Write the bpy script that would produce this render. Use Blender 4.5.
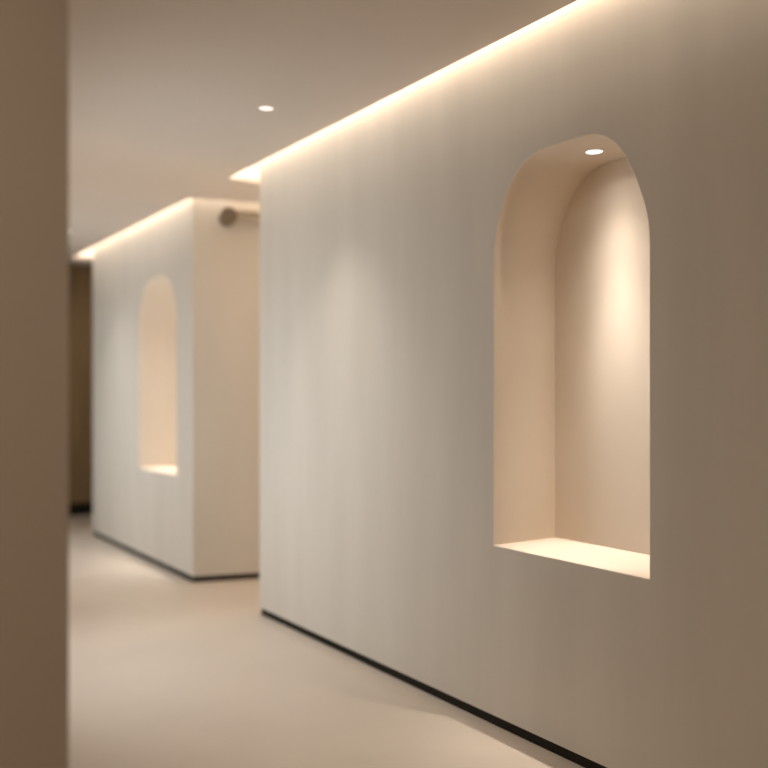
import bpy, bmesh, math
from mathutils import Vector, Matrix

# ------------------------------------------------------------------ clear
for o in list(bpy.data.objects):
    bpy.data.objects.remove(o)
SC = bpy.context.scene
COL = SC.collection

# ------------------------------------------------------------------ camera
# +Y runs down the corridor, +X towards the niche wall
F_PX = 863.0
cam_data = bpy.data.cameras.new('camera')
cam = bpy.data.objects.new('camera', cam_data)
COL.objects.link(cam)
CAMZ = 1.3325
cam.location = (0, 0, CAMZ)
cam.rotation_euler = (math.radians(90), 0, -math.atan2(583.0, F_PX))
cam_data.sensor_width = 36.0
cam_data.lens = 36.0 * F_PX / 768.0
cam_data.shift_y = 12.0 / 768.0
cam_data.clip_start = 0.05
cam_data.dof.use_dof = True
cam_data.dof.focus_distance = 3.05
cam_data.dof.aperture_fstop = 0.85
SC.camera = cam

# ------------------------------------------------------------------ world, view
world = bpy.data.worlds.new('world')
SC.world = world
world.use_nodes = True
world.node_tree.nodes['Background'].inputs[0].default_value = (1.0, 0.86, 0.7, 1)
world.node_tree.nodes['Background'].inputs[1].default_value = 0.02
SC.view_settings.view_transform = 'Standard'
SC.view_settings.look = 'None'
SC.view_settings.gamma = 1.0
SC.view_settings.use_curve_mapping = False
SC.view_settings.exposure = 0.0
SC.cycles.max_bounces = 12
SC.cycles.diffuse_bounces = 8
SC.cycles.use_denoising = True
SC.cycles.sample_clamp_indirect = 4.0

# ------------------------------------------------------------------ measures
WX = 2.32            # face of the niche wall
CZ = CAMZ + 1.39           # underside of the ceiling
RZ = CZ + 0.25            # roof of the light slots
SLOT = 0.06          # slot width
MAIN_END = 4.79      # end of the near niche wall
BLK0, BLK1 = 5.868, 8.43   # far wall block
EX = 4.0             # far side of the side passage
PX, PY = 0.463, 1.86  # corner of the left wall
T0, T1 = -1.6, 9.9   # ends of the corridor
LX = -2.4
BASE = 0.042
SE0, SE1 = 5.125, 8.93    # where the slots end past the two walls
CE = 9.25             # end of the low ceiling

COVE_W = 0.2
WASH_W = 5.2
COVE_C = (1.0, 0.89, 0.775)
DOWN_C = (1.0, 0.90, 0.78)
NICHE_C = (1.0, 0.895, 0.79)
NICHE_W = 2.5
WIN_FILL_C = (0.84, 0.92, 1.0)
WIN_FILL_W = 12.0
PASS_W = 8.0
ENTRY_W = 20.0


def lamp_area(name, loc, size_x, size_y, power, color, rot=(0, 0, 0), spread=180):
    l = bpy.data.lights.new(name, 'AREA')
    l.shape = 'RECTANGLE'
    l.size, l.size_y = size_x, size_y
    l.energy = power
    l.color = color
    l.spread = math.radians(spread)
    o = bpy.data.objects.new(name, l)
    o.location = loc
    o.rotation_euler = rot
    COL.objects.link(o)
    return o


# long light strips hidden on the lip of the ceiling slots, aimed up and to the wall
def cove(x0, y0, x1, y1, k, aim):
    L = math.hypot(x1 - x0, y1 - y0)
    o = lamp_area('slot_light', ((x0 + x1) / 2, (y0 + y1) / 2, CZ + 0.045), L, 0.03,
                  COVE_W * L * k, COVE_C)
    xa = Vector(((x1 - x0) / L, (y1 - y0) / L, 0))
    za = -Vector((aim[0], aim[1], 1.2)).normalized()          # the lamp shines along -z
    ya = za.cross(xa).normalized()
    o.rotation_euler = Matrix((xa, ya, za)).transposed().to_euler()
    # second row on the slot roof, cut off by the lip, washing the top of the wall
    dx, dy = aim[0] * 0.038, aim[1] * 0.038
    w = lamp_area('wash_light', ((x0 + x1) / 2 + dx, (y0 + y1) / 2 + dy, RZ - 0.022), L, 0.040,
                  WASH_W * L * k, COVE_C)
    za = Vector((-aim[0] * 0.75, -aim[1] * 0.75, 1.0)).normalized()
    w.rotation_euler = Matrix((xa, za.cross(xa).normalized(), za)).transposed().to_euler()


# added cool fill lamps, as daylight from two assumed windows of the left wall
FILL_WINS = ((3.5, 5.3), (6.3, 8.3))
for y0, y1 in FILL_WINS:
    lamp_area('assumed_window_fill', (PX + 0.02, (y0 + y1) / 2, 1.20), 1.5, y1 - y0 - 0.1, WIN_FILL_W, WIN_FILL_C,
              (0, math.radians(-90), 0), 150)
# added fill lamp over the entry space, lifts the left wall face
lamp_area('entry_fill', (-0.55, 0.55, CZ - 0.02), 0.9, 0.9, ENTRY_W, (1.0, 0.84, 0.66))

FU = (0.958, -0.285)                      # direction of the far block's near face
FN = (-0.285, -0.958)                     # its outward normal
FS = 0.09                                 # slot width along that face
SL = WX - SLOT
cove(SL - 0.055, T0 + 0.1, SL - 0.055, SE0 - 0.01, 1, (1, 0))
cove(SL + 0.02, SE0 + 0.055, 3.9, SE0 + 0.055, 1, (0, -1))
cx, cy = WX + FN[0] * (FS + 0.055), BLK0 + FN[1] * (FS + 0.055)
cove(SL - 0.055, cy, SL - 0.055, SE1 - 0.01, 1, (1, 0))
cove(cx + 0.05, cy - 0.015, cx + FU[0] * 1.45, cy + FU[1] * 1.45, 0.45, (-FN[0], -FN[1]))
cove(SL + 0.02, SE1 + 0.055, 3.9, SE1 + 0.055, 1, (0, -1))
# added warm fill for an unseen source in the side passage
lamp_area('passage_fill', (3.97, 5.06, 1.35), 2.3, 0.35, PASS_W, (1.0, 0.66, 0.35),
          (0, math.radians(90), 0))


# ------------------------------------------------------------------ materials
def new_mat(name):
    m = bpy.data.materials.new(name)
    m.use_nodes = True
    nt = m.node_tree
    return m, nt, nt.nodes['Principled BSDF']


def plaster(name, c0, c1, rough=0.75, bump=0.12, scale=(1, 1, 1), spec=0.3, nscale=1.6):
    m, nt, b = new_mat(name)
    N, L = nt.nodes, nt.links
    tc = N.new('ShaderNodeTexCoord')
    mp = N.new('ShaderNodeMapping')
    mp.inputs['Scale'].default_value = scale
    n1 = N.new('ShaderNodeTexNoise')
    n1.inputs['Scale'].default_value = nscale
    n1.inputs['Detail'].default_value = 5
    n1.inputs['Roughness'].default_value = 0.55
    cr = N.new('ShaderNodeValToRGB')
    cr.color_ramp.elements[0].position = 0.3
    cr.color_ramp.elements[1].position = 0.7
    cr.color_ramp.elements[0].color = (*c0, 1)
    cr.color_ramp.elements[1].color = (*c1, 1)
    n2 = N.new('ShaderNodeTexNoise')
    n2.inputs['Scale'].default_value = 90
    n2.inputs['Detail'].default_value = 4
    bp = N.new('ShaderNodeBump')
    bp.inputs['Strength'].default_value = bump
    bp.inputs['Distance'].default_value = 0.002
    L.new(tc.outputs['Object'], mp.inputs['Vector'])
    L.new(mp.outputs[0], n1.inputs['Vector'])
    L.new(n1.outputs['Fac'], cr.inputs['Fac'])
    L.new(cr.outputs[0], b.inputs['Base Color'])
    L.new(tc.outputs['Object'], n2.inputs['Vector'])
    L.new(n2.outputs['Fac'], bp.inputs['Height'])
    L.new(bp.outputs[0], b.inputs['Normal'])
    b.inputs['Roughness'].default_value = rough
    b.inputs['Specular IOR Level'].default_value = spec
    return m


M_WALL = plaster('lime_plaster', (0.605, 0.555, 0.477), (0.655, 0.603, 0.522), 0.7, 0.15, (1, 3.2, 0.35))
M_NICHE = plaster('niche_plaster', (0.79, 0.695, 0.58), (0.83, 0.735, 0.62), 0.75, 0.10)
M_CEIL = plaster('ceiling_paint', (0.68, 0.61, 0.535), (0.70, 0.63, 0.555), 0.85, 0.05)
M_FLOOR = plaster('microcement', (0.67, 0.59, 0.505), (0.74, 0.655, 0.565), 0.42, 0.05, (1, 1, 1), 0.4, 1.1)
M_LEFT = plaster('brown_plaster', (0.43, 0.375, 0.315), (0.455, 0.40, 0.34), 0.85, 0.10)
M_TAUPE = plaster('taupe_enamel', (0.20, 0.155, 0.105), (0.22, 0.17, 0.12), 0.6, 0.02)


def plain(name, c, rough=0.5, metal=0.0):
    m, nt, b = new_mat(name)
    n = nt.nodes.new('ShaderNodeTexNoise')
    n.inputs['Scale'].default_value = 25
    mx = nt.nodes.new('ShaderNodeMix')
    mx.data_type = 'RGBA'
    mx.inputs['A'].default_value = (*[v * 0.93 for v in c], 1)
    mx.inputs['B'].default_value = (*[min(1, v * 1.07) for v in c], 1)
    nt.links.new(n.outputs['Fac'], mx.inputs['Factor'])
    nt.links.new(mx.outputs['Result'], b.inputs['Base Color'])
    b.inputs['Roughness'].default_value = rough
    b.inputs['Metallic'].default_value = metal
    return m


M_PIPE = plain('beige_pipe_paint', (0.42, 0.36, 0.285), 0.6)
M_BASE = plain('black_skirting', (0.020, 0.016, 0.010), 0.8)
M_BASE.node_tree.nodes['Principled BSDF'].inputs['Specular IOR Level'].default_value = 0.15
M_TRIMRING = plain('white_lamp_trim', (0.72, 0.66, 0.58), 0.5)


def wood(name):
    m, nt, b = new_mat(name)
    N, L = nt.nodes, nt.links
    tc = N.new('ShaderNodeTexCoord')
    mp = N.new('ShaderNodeMapping')
    mp.inputs['Scale'].default_value = (14, 14, 0.7)
    n = N.new('ShaderNodeTexNoise')
    n.inputs['Scale'].default_value = 2.0
    n.inputs['Detail'].default_value = 6
    cr = N.new('ShaderNodeValToRGB')
    cr.color_ramp.elements[0].position = 0.3
    cr.color_ramp.elements[1].position = 0.75
    cr.color_ramp.elements[0].color = (0.185, 0.12, 0.052, 1)
    cr.color_ramp.elements[1].color = (0.26, 0.17, 0.08, 1)
    L.new(tc.outputs['Object'], mp.inputs['Vector'])
    L.new(mp.outputs[0], n.inputs['Vector'])
    L.new(n.outputs['Fac'], cr.inputs['Fac'])
    L.new(cr.outputs[0], b.inputs['Base Color'])
    b.inputs['Roughness'].default_value = 0.6
    return m


M_WOOD = wood('dark_brown_wood')


def glow(name, c, s):
    m, nt, b = new_mat(name)
    b.inputs['Base Color'].default_value = (*c, 1)
    b.inputs['Emission Color'].default_value = (*c, 1)
    b.inputs['Emission Strength'].default_value = s
    return m


M_LENS = glow('lit_lens', (1.0, 0.95, 0.88), 1.6)
M_LENS_DIM = glow('lit_lens_deep', (1.0, 0.93, 0.85), 0.85)


# ------------------------------------------------------------------ mesh helpers
def link(name, bm, m, parent=None, smooth=False):
    bmesh.ops.remove_doubles(bm, verts=bm.verts, dist=1e-6)
    bmesh.ops.recalc_face_normals(bm, faces=bm.faces)
    me = bpy.data.meshes.new(name)
    bm.to_mesh(me)
    bm.free()
    me.materials.append(m)
    if smooth:
        for p in me.polygons:
            p.use_smooth = True
    o = bpy.data.objects.new(name, me)
    COL.objects.link(o)
    if parent is not None:
        o.parent = parent
    return o


def struct(o, label, cat):
    o['kind'] = 'structure'
    o['label'] = label
    o['category'] = cat
    return o


def prism(bm, pts, z0, z1):
    """closed prism over a plan polygon"""
    lo = [bm.verts.new((x, y, z0)) for x, y in pts]
    hi = [bm.verts.new((x, y, z1)) for x, y in pts]
    n = len(pts)
    bm.faces.new(lo[::-1])
    bm.faces.new(hi)
    for i in range(n):
        j = (i + 1) % n
        bm.faces.new((lo[i], lo[j], hi[j], hi[i]))


def box(bm, x0, x1, y0, y1, z0, z1):
    prism(bm, [(x0, y0), (x1, y0), (x1, y1), (x0, y1)], z0, z1)


# arch outline of a niche: (distance along wall from its middle, height)
ARCH_TOP = [(-.385, .50), (-.382, .555), (-.371, .615), (-.348, .682), (-.318, .752), (-.283, .815),
            (-.247, .862), (-.208, .894), (-.165, .916), (-.12, .927), (-.06, .931), (.02, .931),
            (.10, .930), (.15, .924), (.19, .911), (.226, .891), (.262, .862), (.296, .822),
            (.327, .772), (.353, .714), (.372, .653), (.382, .60), (.385, .55), (.385, .50)]


def arch_loop(yc, z_sill, grow=0.0, wide=1.0):
    """points (y, z), anticlockwise seen from the corridor side"""
    P = [(x * wide, z + CAMZ) for x, z in ARCH_TOP]
    pts = [P[0]]
    for i in range(len(P) - 1):                  # smooth through the points
        p0, p1, p2, p3 = P[max(i - 1, 0)], P[i], P[i + 1], P[min(i + 2, len(P) - 1)]
        for t in (0.25, 0.5, 0.75, 1.0):
            pts.append(tuple(0.5 * (2 * b1 + (c1 - a1) * t + (2 * a1 - 5 * b1 + 4 * c1 - d1) * t * t
                                    + (3 * b1 - a1 - 3 * c1 + d1) * t ** 3)
                             for a1, b1, c1, d1 in zip(p0, p1, p2, p3)))
    out = []
    for x, z in pts:
        # grow outward from the middle of the arch
        dx, dz = x, z - (CAMZ + 0.55)
        L = math.hypot(dx, dz)
        out.append((yc + x + grow * dx / L, z + grow * dz / L))
    out.append((yc + 0.385 * wide + grow, z_sill - grow))
    out.append((yc - 0.385 * wide - grow, z_sill - grow))
    return out


def niche_wall(name, footprint, yc, z_sill, z_top, m, wide=1.0):
    """solid block whose face x = WX carries an arched niche.
    footprint: plan polygon, its first edge p0 -> p1 is the niche face (x = WX)"""
    bm = bmesh.new()
    (xa, ya), (xb, yb) = footprint[0], footprint[1]
    # face with hole
    outer = [bm.verts.new((WX, ya, BASE)), bm.verts.new((WX, yb, BASE)),
             bm.verts.new((WX, yb, z_top)), bm.verts.new((WX, ya, z_top))]
    hole = [bm.verts.new((WX, y, z)) for y, z in arch_loop(yc, z_sill, 0.004, wide)]
    edges = []
    for loop in (outer, hole):
        for i in range(len(loop)):
            edges.append(bm.edges.new((loop[i], loop[(i + 1) % len(loop)])))
    bmesh.ops.triangle_fill(bm, edges=edges, use_beauty=True, use_dissolve=False)
    # rest of the block
    lo = [bm.verts.new((x, y, BASE)) for x, y in footprint]
    hi = [bm.verts.new((x, y, z_top)) for x, y in footprint]
    n = len(footprint)
    bm.faces.new(lo[::-1])
    bm.faces.new(hi)
    for i in range(1, n):
        j = (i + 1) % n
        bm.faces.new((lo[i], lo[j], hi[j], hi[i]))
    w = link(name, bm, m)
    # lining of the niche: small eased edge, reveal, back
    bm = bmesh.new()
    rings = []
    for gx, gr in ((0.0, 0.004), (0.0012, 0.0012), (0.004, 0.0), (0.345, 0.0)):
        rings.append([bm.verts.new((WX + gx, y, z)) for y, z in arch_loop(yc, z_sill, gr, wide)])
    k = len(rings[0])
    for a, b in zip(rings, rings[1:]):
        for i in range(k):
            j = (i + 1) % k
            f = bm.faces.new((a[i], a[j], b[j], b[i]))
            f.smooth = True
    bm.faces.new(rings[-1])
    bmesh.ops.recalc_face_normals(bm, faces=bm.faces)
    me = bpy.data.meshes.new('niche')
    bmesh.ops.reverse_faces(bm, faces=bm.faces)
    for e in bm.edges:
        if len(e.link_faces) == 2 and e.calc_face_angle() > math.radians(38):
            e.smooth = False
    bm.to_mesh(me)
    bm.free()
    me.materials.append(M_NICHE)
    o = bpy.data.objects.new('niche', me)
    COL.objects.link(o)
    o.parent = w
    o['label'] = 'arched recess lined in warm cream plaster'
    return w


# ------------------------------------------------------------------ floor
bm = bmesh.new()
box(bm, LX, EX, T0, T1, -0.06, 0.0)
struct(link('floor', bm, M_FLOOR), 'smooth beige microcement floor of the corridor', 'floor')

# ------------------------------------------------------------------ walls
NZ = CAMZ - 0.603
main = niche_wall('wall_right', [(WX, T0), (WX, MAIN_END), (EX, MAIN_END), (EX, T0)], 2.2555, NZ, RZ, M_WALL)
struct(main, 'long pale plaster wall in the foreground with the large arched niche', 'wall')

bu = (EX - WX) / FU[0]
BP = (EX, BLK0 + FU[1] * bu)              # far end of the angled near face
far = niche_wall('wall_far', [(WX, BLK0), (WX, BLK1), (EX, BLK1), BP], 6.625, NZ + 0.01, RZ, M_WALL, 1.12)
struct(far, 'pale plaster wall block further down the corridor with the small blurred niche', 'wall')

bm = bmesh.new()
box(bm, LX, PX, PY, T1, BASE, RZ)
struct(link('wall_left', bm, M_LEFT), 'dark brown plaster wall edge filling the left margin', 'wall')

bm = bmesh.new()
box(bm, EX, EX + 0.12, MAIN_END, T1, 0, 3.02)
struct(link('wall_side', bm, M_WALL), 'wall closing the side passages behind the blocks', 'wall')
bm = bmesh.new()
box(bm, LX - 0.12, LX, T0, PY, 0, RZ)
struct(link('wall_entry', bm, M_LEFT), 'wall beside the entry space, out of view', 'wall')
bm = bmesh.new()
box(bm, LX - 0.12, EX, T0 - 0.12, T0, 0, RZ)
struct(link('wall_near', bm, M_LEFT), 'wall behind the viewer', 'wall')
bm = bmesh.new()
box(bm, PX - 0.2, EX + 0.12, T1, T1 + 0.15, 0, 3.02)
struct(link('wall_back', bm, M_TAUPE), 'brown wall at the far end of the corridor', 'wall')

# ------------------------------------------------------------------ ceiling with light slots
bm = bmesh.new()
TH = 0.03
IN = 0.10                                                    # depth of the light channel over the lip
box(bm, LX, SL, T0, CE, CZ, CZ + TH)
box(bm, SL - IN - 0.02, SL - IN, T0, CE, CZ + TH, RZ)
o2 = (WX + FN[0] * FS, BLK0 + FN[1] * FS)
r = FU[1] / FU[0]
prism(bm, [(SL, SE0), (EX, SE0), (EX, o2[1] + (EX - o2[0]) * r),
           (SL, o2[1] + (SL - o2[0]) * r)], CZ, CZ + TH)
box(bm, SL, EX, SE0 + IN, SE0 + IN + 0.02, CZ + TH, RZ)
box(bm, SL, EX, SE1, CE, CZ, CZ + TH)
box(bm, SL, EX, SE1 + IN, SE1 + IN + 0.02, CZ + TH, RZ)
box(bm, LX, EX, T0, CE, RZ, RZ + 0.05)                       # roof of the slots
box(bm, PX, EX, CE, CE + 0.05, CZ, 3.06)                     # riser to the higher bay
box(bm, PX, EX, CE, T1, 3.0, 3.06)                          # higher bay by the end wall
struct(link('ceiling', bm, M_CEIL), 'flat greige ceiling with a lit slot along the walls', 'ceiling')

# ------------------------------------------------------------------ skirting
def skirting(name, pts, label, h=BASE):
    bm = bmesh.new()
    prism(bm, pts, 0.0, h)
    o = link(name, bm, M_BASE)
    struct(o, label, 'baseboard')


q = 0.008
skirting('baseboard_right', [(WX + q, T0), (WX + q, MAIN_END - q), (EX, MAIN_END - q), (EX, T0)],
         'thin black recessed skirting under the large niche wall')
skirting('baseboard_far', [(WX + q, BLK0 + q), (WX + q, BLK1 - q), (EX, BLK1 - q), (BP[0], BP[1] + q)],
         'thin dark skirting under the further wall block')
skirting('baseboard_left', [(LX, PY + q), (PX - q, PY + q), (PX - q, T1), (LX, T1)],
         'dark skirting under the left wall, out of view')
skirting('baseboard_back', [(PX, T1 - 0.012), (EX, T1 - 0.012), (EX, T1), (PX, T1)],
         'near-black skirting at the foot of the brown end wall', 0.145)

# ------------------------------------------------------------------ dark door at the end
bm = bmesh.new()
box(bm, 1.72, 3.38, T1 - 0.045, T1 - 0.012, 0.145, 2.778)
d = struct(link('door_1', bm, M_WOOD), 'tall dark brown timber door leaf closing the corridor end', 'door')
bm = bmesh.new()
for x0, x1 in ((1.66, 1.72), (3.38, 3.44)):
    box(bm, x0, x1, T1 - 0.06, T1 - 0.012, 0.145, 2.83)
box(bm, 1.72, 3.38, T1 - 0.06, T1 - 0.012, 2.778, 2.83)
link('door_frame', bm, M_TAUPE, d)


# ------------------------------------------------------------------ downlights
def disc_ring(bm, r0, r1, z0, z1, n=48):
    """flat trim ring between radii r0 < r1, from z0 (lower) to z1"""
    prof = [(r0, z1), (r0, z0 + 0.001), (r0 + 0.001, z0), (r1 - 0.0015, z0), (r1, z0 + 0.0015), (r1, z1)]
    rows = []
    for i in range(n):
        a = 2 * math.pi * i / n
        rows.append([bm.verts.new((rr * math.cos(a), rr * math.sin(a), z)) for rr, z in prof])
    for i in range(n):
        j = (i + 1) % n
        for k in range(len(prof) - 1):
            bm.faces.new((rows[i][k], rows[j][k], rows[j][k + 1], rows[i][k + 1]))


def make_downlight(name, loc, r, lens, power, color, angle, blend, label, group=None, tilt=(0, 0),
                   radius=0.025, beam=0):
    t = bpy.data.objects.new(name, None)
    COL.objects.link(t)
    t.location = loc
    t.empty_display_size = 0.05
    t['label'] = label
    t['category'] = 'downlight'
    if group:
        t['group'] = group
    bm = bmesh.new()
    disc_ring(bm, r, r + 0.006, -0.003, 0.0)
    link('trim_ring', bm, M_TRIMRING, t)
    bm = bmesh.new()
    prev = None
    n = 40
    rings = []
    for rr, z in ((r, -0.0012), (r * 0.85, -0.0018), (r * 0.4, -0.0024)):
        rings.append([bm.verts.new((rr * math.cos(2 * math.pi * i / n), rr * math.sin(2 * math.pi * i / n), z))
                      for i in range(n)])
    for a, b in zip(rings, rings[1:]):
        for i in range(n):
            j = (i + 1) % n
            bm.faces.new((a[i], a[j], b[j], b[i]))
    bm.faces.new(rings[-1])
    link('lens', bm, lens, t)
    l = bpy.data.lights.new('lamp', 'SPOT')
    l.energy = power
    l.color = color
    l.spot_size = math.radians(angle)
    l.spot_blend = blend
    l.shadow_soft_size = radius
    lo = bpy.data.objects.new('lamp', l)
    COL.objects.link(lo)
    lo.parent = t
    lo.location = (0, 0, -0.012)
    lo.rotation_euler = (tilt[0], tilt[1], 0)
    if beam:                                  # photometric curve of a narrow reflector lamp
        ang = list(range(0, 91, 3))
        cv = ((0, 600), (5, 600), (10, 540), (13, 430), (16, 285), (20, 140), (24, 78), (28, 50),
              (32, 27), (40, 9), (50, 4), (60, 2), (72, 0), (91, 0))

        def at(v):
            for (a0, c0), (a1, c1) in zip(cv, cv[1:]):
                if a0 <= v <= a1:
                    return c0 + (c1 - c0) * (v - a0) / (a1 - a0)
        cd = [at(v) for v in ang]
        ies = 'IESNA:LM-63-1995\nTILT=NONE\n1 1000 1 %d 1 1 2 0 0 0\n1 1 0\n' % len(ang)
        ies += ' '.join('%d' % v for v in ang) + '\n0\n' + ' '.join('%.1f' % v for v in cd) + '\n'
        txt = bpy.data.texts.get('beam_curve') or bpy.data.texts.new('beam_curve')
        txt.clear()
        txt.write(ies)
        l.use_nodes = True
        em = l.node_tree.nodes['Emission']
        tx = l.node_tree.nodes.new('ShaderNodeTexIES')
        tx.mode = 'INTERNAL'
        tx.ies = txt
        l.node_tree.links.new(tx.outputs['Fac'], em.inputs['Strength'])
    return t


make_downlight('ceiling_downlight', (1.86, 3.77, CZ), 0.034, M_LENS_DIM, 40, DOWN_C, 80, 1.0,
               'small round white downlight in the open ceiling above the corridor', 'downlights in the corridor ceiling')
make_downlight('ceiling_downlight', (1.86, 7.52, CZ), 0.034, M_LENS_DIM, 26, DOWN_C, 80, 1.0,
               'ceiling downlight far down the corridor, hidden by the brown wall edge', 'downlights in the corridor ceiling')
make_downlight('niche_downlight', (2.507, 2.28, CAMZ + 0.9325), 0.034, M_LENS, NICHE_W, NICHE_C, 150, 0.2,
               'small bright oval downlight in the top of the large arched niche', 'downlights inside the niches', radius=0.018, beam=1)
make_downlight('niche_downlight', (2.507, 6.625, CAMZ + 0.9325), 0.034, M_LENS, NICHE_W, NICHE_C, 150, 0.2,
               'downlight in the top of the small blurred niche, barely seen', 'downlights inside the niches', radius=0.018, beam=1)

# ------------------------------------------------------------------ round fitting on the angled face
fit = bpy.data.objects.new('wall_pipe', None)
COL.objects.link(fit)
fs = 0.24
fit.location = (WX + FU[0] * fs, BLK0 + FU[1] * fs, CAMZ + 1.283)
fit.rotation_euler = (0, 0, math.atan2(FU[1], FU[0]))        # local -y points off the wall
fit['label'] = 'blurred horizontal pipe with a round brown end, high on the far wall beside the gap'
fit['category'] = 'pipe'


def lathe_x(bm, prof, n=40):
    rows = []
    for i in range(n):
        a = 2 * math.pi * i / n
        rows.append([bm.verts.new((x, r * math.cos(a), r * math.sin(a))) for x, r in prof])
    for i in range(n):
        j = (i + 1) % n
        for k in range(len(prof) - 1):
            bm.faces.new((rows[i][k], rows[j][k], rows[j][k + 1], rows[i][k + 1]))


bm = bmesh.new()
lathe_x(bm, [(0.03, 0.046), (1.2, 0.046)])
bmesh.ops.translate(bm, verts=bm.verts, vec=(0, -0.052, 0.010))
link('pipe_body', bm, M_PIPE, fit, True)
bm = bmesh.new()
lathe_x(bm, [(0.0, 0.060), (0.103, 0.060), (0.110, 0.055), (0.112, 0.0005)])
bmesh.ops.rotate(bm, verts=bm.verts, matrix=Matrix.Rotation(math.radians(-90), 3, 'Z'))
c = link('end_cap', bm, M_TAUPE, fit)
c['label'] = 'round brown end cap'

# ------------------------------------------------------------------ assumed windows, added to the left wall for fill light (out of view)
M_FILL_PANE = glow('fill_glow_pane', (0.90, 0.95, 1.0), 1.0)  # added glow on the assumed panes, standing for daylight
for k, (y0, y1) in enumerate(FILL_WINS):
    bm = bmesh.new()
    box(bm, PX, PX + 0.03, y0, y0 + 0.05, 0.40, 2.00)
    box(bm, PX, PX + 0.03, y1 - 0.05, y1, 0.40, 2.00)
    box(bm, PX, PX + 0.03, y0 + 0.05, y1 - 0.05, 0.40, 0.45)
    box(bm, PX, PX + 0.03, y0 + 0.05, y1 - 0.05, 1.95, 2.00)
    w = struct(link('assumed_window_%d' % (k + 1), bm, M_TAUPE), 'one of two assumed tall windows on the left wall, added for soft fill, out of view', 'assumed_window')
    bm = bmesh.new()
    box(bm, PX + 0.002, PX + 0.010, y0 + 0.05, y1 - 0.05, 0.45, 1.95)
    link('assumed_window_pane', bm, M_FILL_PANE, w)

# ------------------------------------------------------------------ added panels behind the two fill lamps (out of view)
M_PANEL = glow('fill_diffuser', (1.0, 0.80, 0.58), 0.5)


def fill_panel(name, lo, hi, axis, side, label, cat):
    """thin added box behind a fill lamp, between the corners lo and hi; the diffuser lies on its side facing the room"""
    bm = bmesh.new()
    box(bm, lo[0], hi[0], lo[1], hi[1], lo[2], hi[2])
    t = link(name, bm, M_TRIMRING)
    t['label'] = label
    t['category'] = cat
    a, b = [v + 0.02 for v in lo], [v - 0.02 for v in hi]
    if side < 0:
        a[axis], b[axis] = lo[axis] - 0.003, lo[axis]
    bm = bmesh.new()
    box(bm, a[0], b[0], a[1], b[1], a[2], b[2])
    link('diffuser', bm, M_PANEL, t)


fill_panel('entry_fill_panel', (-1.02, 0.08, CZ - 0.013), (-0.08, 1.02, CZ), 2, -1,
              'added square fill panel over the entry space, out of view', 'ceiling light')
fill_panel('passage_fill_panel', (EX - 0.022, 4.885, 0.18), (EX, 5.235, 2.52), 0, -1,
              'added tall warm fill panel on the end wall of the side passage, out of view', 'wall light')
